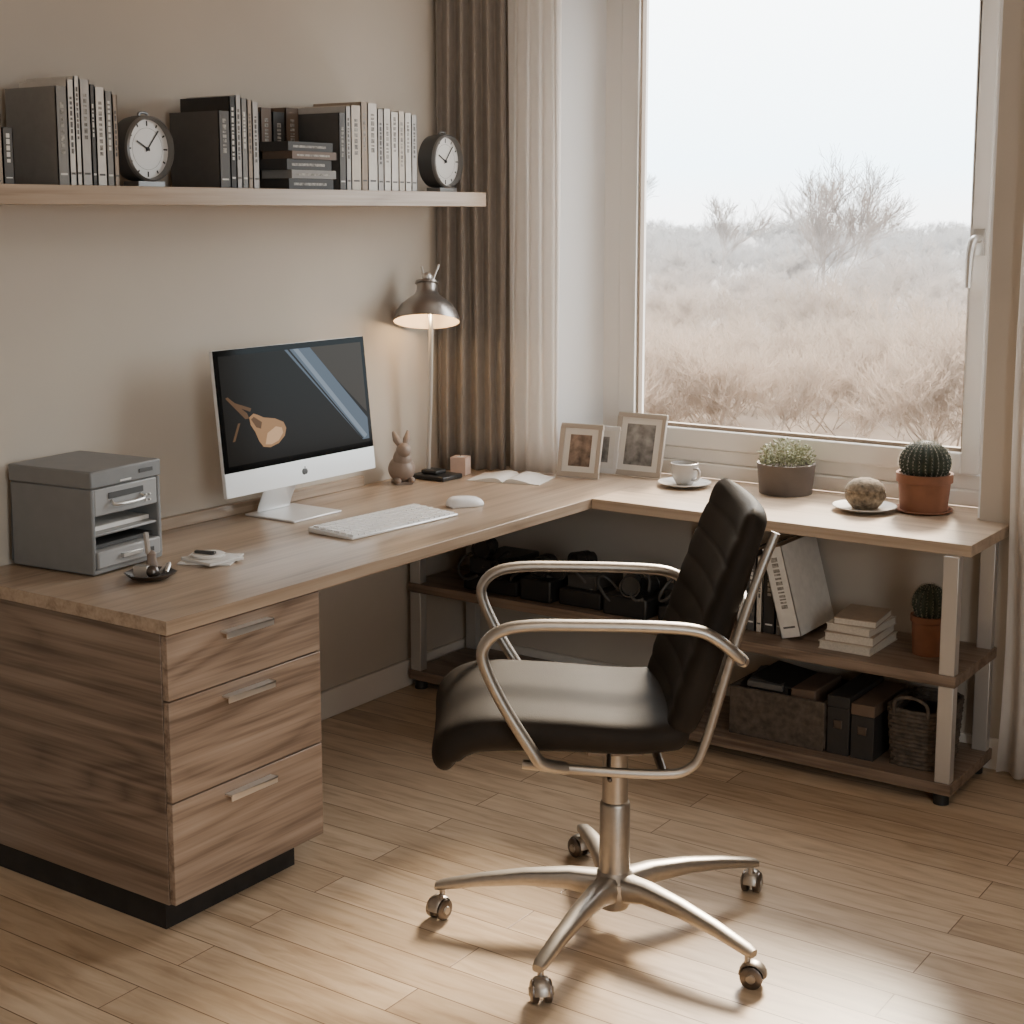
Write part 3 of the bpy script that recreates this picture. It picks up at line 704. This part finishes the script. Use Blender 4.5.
m.tube([(-.08,-.243,.462),(-.08,.243,.462)],.010,M_chrome)
m.done('side_frame_and_armrests',ch)
m=MB(); m.box((-.10,-.075,.452),(.11,.075,.476),M_dsteel); m.box((-.06,-.05,.43),(.07,.05,.452),M_dsteel); m.tube([(.02,.05,.44),(.03,.16,.435),(.03,.20,.43)],.005,M_dsteel,smooth=4); m.done('mechanism',ch,bevel=.004)
m=MB(); m.lathe([(.0,.05),(.034,.05),(.038,.06),(.038,.13),(.040,.135),(.036,.14),(.035,.30),(.033,.305),(.030,.308),(.029,.44),(.038,.442),(.038,.45),(0,.45)],M_chrome,n=40); m.lathe([(.0,.07),(.05,.075),(.056,.09),(.054,.12),(.040,.135)],M_chrome,n=40); m.done('gas_column',ch)
m=MB()
LEN=[0,0,.05,-.01,0]; DA=[0,0,3,0,0]
for k_ in range(5):
    a=math.radians(61+72*k_-CR+DA[k_]); M=Matrix.Rotation(a,4,'Z'); ex=1+LEN[k_]
    vs=[];fs=[];sec=[(.03,.102,.031,.032),(.10,.113,.025,.024),(.2,.110,.021,.018),(.3,.097,.018,.014),(.385,.080,.016,.011),(.402,.076,.012,.008)]
    n=12
    for (x,z,hw,hh) in sec:
        for i in range(n):
            t=2*math.pi*i/n; vs.append((x*ex,hw*math.copysign(abs(math.cos(t))**.6,math.cos(t)),z+hh*math.copysign(abs(math.sin(t))**.6,math.sin(t))))
    for j in range(len(sec)-1):
        for i in range(n): q=(i+1)%n; fs.append((j*n+i,j*n+q,(j+1)*n+q,(j+1)*n+i))
    fs.append(tuple((len(sec)-1)*n+i for i in range(n)))
    m.add(vs,fs,M_chrome,M)
m.done('star_base',ch,ang=50)
m=MB(); rnd=random.Random(4)
for k_ in range(5):
    a=math.radians(61+72*k_-CR+DA[k_]); base=Matrix.Rotation(a,4,'Z')@T(.386*(1+LEN[k_]),0,0)@Matrix.Rotation(rnd.uniform(-.9,.9)+1.2,4,'Z')
    m.cyl(.007,.04,.075,M_chrome,M=base,n=14)
    for s_ in (1,-1):
        m.lathe([(0,-.009),(.020,-.009),(.025,-.006),(.025,.006),(.020,.009),(0,.009)],M_dsteel,M=base@T(.012,s_*.014,.0255,math.pi/2,0,0),n=28)
        m.lathe([(0,0),(.011,0),(.009,.003),(0,.004)],M_chrome,M=base@T(.012,s_*.0235,.0255,-s_*math.pi/2,0,0),n=18)
    pts=[]; 
    for i in range(9):
        t=math.pi*(.0+i/8); pts.append((.012+.027*math.cos(t),0,.0265+.027*math.sin(t)))
    m.tube(pts,.004,M_chrome,M=base,n=10,flat=4)
m.done('casters',ch)

# ------------------------------------------------------------ outdoors
def outmat(name,near,far,y0=45,y1=230,noise=.3,ns=.5,transl=0):  # far colour paints haze into the base colour with distance
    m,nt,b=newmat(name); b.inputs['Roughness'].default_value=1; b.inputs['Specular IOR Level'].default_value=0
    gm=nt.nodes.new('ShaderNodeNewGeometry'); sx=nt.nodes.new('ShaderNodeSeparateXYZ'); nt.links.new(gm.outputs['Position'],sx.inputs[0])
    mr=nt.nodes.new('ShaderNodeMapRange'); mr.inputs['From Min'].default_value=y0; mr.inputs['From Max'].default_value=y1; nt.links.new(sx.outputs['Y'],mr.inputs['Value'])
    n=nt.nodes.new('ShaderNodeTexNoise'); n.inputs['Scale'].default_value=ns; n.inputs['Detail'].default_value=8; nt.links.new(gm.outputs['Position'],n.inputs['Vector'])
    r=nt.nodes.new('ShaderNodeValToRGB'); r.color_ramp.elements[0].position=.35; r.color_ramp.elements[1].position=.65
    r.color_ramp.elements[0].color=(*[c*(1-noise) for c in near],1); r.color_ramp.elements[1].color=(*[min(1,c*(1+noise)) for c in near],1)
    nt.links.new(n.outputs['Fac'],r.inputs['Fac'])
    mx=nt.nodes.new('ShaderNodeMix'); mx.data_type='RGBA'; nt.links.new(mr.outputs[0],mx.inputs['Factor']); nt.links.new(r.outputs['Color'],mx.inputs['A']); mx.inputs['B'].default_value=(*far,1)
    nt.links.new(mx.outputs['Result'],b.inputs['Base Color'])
    if transl:
        tl=nt.nodes.new('ShaderNodeBsdfTranslucent'); nt.links.new(mx.outputs['Result'],tl.inputs['Color'])
        ms=nt.nodes.new('ShaderNodeMixShader'); ms.inputs[0].default_value=transl
        nt.links.new(b.outputs[0],ms.inputs[1]); nt.links.new(tl.outputs[0],ms.inputs[2]); nt.links.new(ms.outputs[0],nt.nodes['Material Output'].inputs['Surface'])
    return m
HAZE=(.38,.38,.385)
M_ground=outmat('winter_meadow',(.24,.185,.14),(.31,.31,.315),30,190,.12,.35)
M_bush=outmat('bare_bush_twigs',(.38,.305,.245),HAZE,35,140,.10,.4,transl=.5)
M_tree=outmat('bare_tree_bark',(.30,.26,.235),HAZE,20,200,.1,.5,transl=.4)
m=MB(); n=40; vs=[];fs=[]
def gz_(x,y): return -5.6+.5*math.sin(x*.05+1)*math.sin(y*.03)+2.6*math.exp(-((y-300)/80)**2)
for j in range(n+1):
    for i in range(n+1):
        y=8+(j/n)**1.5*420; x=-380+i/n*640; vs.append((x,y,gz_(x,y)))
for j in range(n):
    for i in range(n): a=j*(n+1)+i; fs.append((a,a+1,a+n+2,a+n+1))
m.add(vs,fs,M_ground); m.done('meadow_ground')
def tree_mesh(name,h,levels,nb,spread,w0,matl,seed,wmin=.008,trunks=1,lift=.04):
    rnd=random.Random(seed); m=MB()
    def seg(p,q,w1,w2):
        d=(q-p).normalized(); s=d.cross(Vector((rnd.uniform(-1,1),rnd.uniform(-1,1),.1))).normalized(); t=d.cross(s)
        for a in (s,t): m.poly([p-a*w1,p+a*w1,q+a*w2,q-a*w2],matl)
    def grow(p,d,L,w,lv):
        q=p; 
        for k_ in range(3):
            d=(d+Vector([rnd.uniform(-.18,.18) for _ in range(3)])+Vector((0,0,lift))).normalized(); r=q+d*L/3; seg(q,r,max(w*(1-k_*.2),wmin),max(w*(.8-k_*.2),wmin)); 
            if lv<levels and not (lv==0 and k_==0 and trunks==1):
                for b_ in range(nb if k_ else max(1,nb-1)):
                    dd=(d+Vector((rnd.uniform(-1,1),rnd.uniform(-1,1),rnd.uniform(-.2,.7)))*spread).normalized(); grow(r,dd,L*rnd.uniform(.5,.72),w*.5,lv+1)
            q=r
    for _ in range(trunks):
        grow(Vector((rnd.uniform(-.5,.5)*(trunks>1),rnd.uniform(-.5,.5)*(trunks>1),0)),Vector((rnd.uniform(-.6,.6)*(trunks>1),rnd.uniform(-.6,.6)*(trunks>1),1)).normalized(),h*.5,w0,0)
    me=D.meshes.new(name); me.from_pydata([tuple(v) for v in m.v],[],m.f); me.materials.append(matl); return me
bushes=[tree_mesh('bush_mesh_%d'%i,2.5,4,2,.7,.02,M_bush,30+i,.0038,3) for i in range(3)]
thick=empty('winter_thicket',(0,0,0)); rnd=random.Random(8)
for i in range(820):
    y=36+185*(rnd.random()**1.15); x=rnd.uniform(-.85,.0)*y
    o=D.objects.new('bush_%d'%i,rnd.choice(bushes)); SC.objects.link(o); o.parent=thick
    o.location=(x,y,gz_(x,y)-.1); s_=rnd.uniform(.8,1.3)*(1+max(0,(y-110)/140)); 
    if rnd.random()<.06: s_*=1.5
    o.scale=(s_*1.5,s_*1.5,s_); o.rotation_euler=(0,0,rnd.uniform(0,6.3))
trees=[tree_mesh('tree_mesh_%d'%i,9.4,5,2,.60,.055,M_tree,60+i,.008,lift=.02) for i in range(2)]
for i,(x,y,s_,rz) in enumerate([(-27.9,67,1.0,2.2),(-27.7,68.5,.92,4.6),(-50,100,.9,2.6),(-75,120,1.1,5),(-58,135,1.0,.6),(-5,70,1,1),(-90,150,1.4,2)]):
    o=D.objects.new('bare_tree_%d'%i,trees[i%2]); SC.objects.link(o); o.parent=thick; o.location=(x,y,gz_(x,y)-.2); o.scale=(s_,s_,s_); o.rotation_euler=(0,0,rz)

# ------------------------------------------------------------ light
w_=D.worlds.new('sky'); bpy.context.scene.world=w_; w_.use_nodes=True; nt=w_.node_tree
bg=nt.nodes['Background']; tc=nt.nodes.new('ShaderNodeTexCoord'); sx=nt.nodes.new('ShaderNodeSeparateXYZ'); nt.links.new(tc.outputs['Generated'],sx.inputs[0])
r=nt.nodes.new('ShaderNodeValToRGB'); e=r.color_ramp.elements
e[0].position=0; e[0].color=(.70,.72,.73,1); e[1].position=.6; e[1].color=(1,.98,.95,1)
x=e.new(.03); x.color=(.62,.78,.87,1); x=e.new(.16); x.color=(.95,1.0,1.0,1)
nt.links.new(sx.outputs['Z'],r.inputs['Fac']); nt.links.new(r.outputs['Color'],bg.inputs['Color']); bg.inputs['Strength'].default_value=9.0
s=D.lights.new('sun','SUN'); s.energy=12; s.angle=math.radians(11); s.color=(1,.83,.62)
so=D.objects.new('sun',s); SC.objects.link(so); d=Vector((.20,-.82,-.56)); so.rotation_euler=d.to_track_quat('-Z','Y').to_euler(); so.location=(0,6,6)
def portal(loc,rot,sx_,sy_):
    a=D.lights.new('opening_portal','AREA'); a.shape='RECTANGLE'; a.size=sx_; a.size_y=sy_; a.cycles.is_portal=True
    o=D.objects.new('opening_portal',a); SC.objects.link(o); o.location=loc; o.rotation_euler=rot
portal((1.165,.31,1.65),(-math.pi/2,0,0),1.45,1.75)
portal((XR+.15,-3.7,1.475),(0,math.pi/2,0),1.4,1.45)  # portal for the added opening in the right wall
g=empty('added_fill_light',(2.6,-2.9,H))  # unseen fill light added to brighten the room
m=MB(); m.cyl(.42,-.05,0,M_white,n=48); m.done('housing',g)  # made-up housing for the added fill light
a=D.lights.new('fill_lamp','AREA'); a.shape='DISK'; a.size=.8; a.energy=9; a.color=(1,.82,.64)
o=D.objects.new('fill_lamp',a); SC.objects.link(o); o.parent=g; o.location=(0,0,-.055)

# ------------------------------------------------------------ camera
ca=D.cameras.new('camera'); co=D.objects.new('camera',ca); SC.objects.link(co)
co.location=(3.26,-4.42,1.65); co.rotation_euler=(math.radians(90-8.58),0,math.radians(34.7))
ca.sensor_width=36; ca.lens=36*1524/1024; ca.shift_y=-70/1024; ca.clip_end=1000; ca.clip_start=.05
bpy.context.scene.camera=co
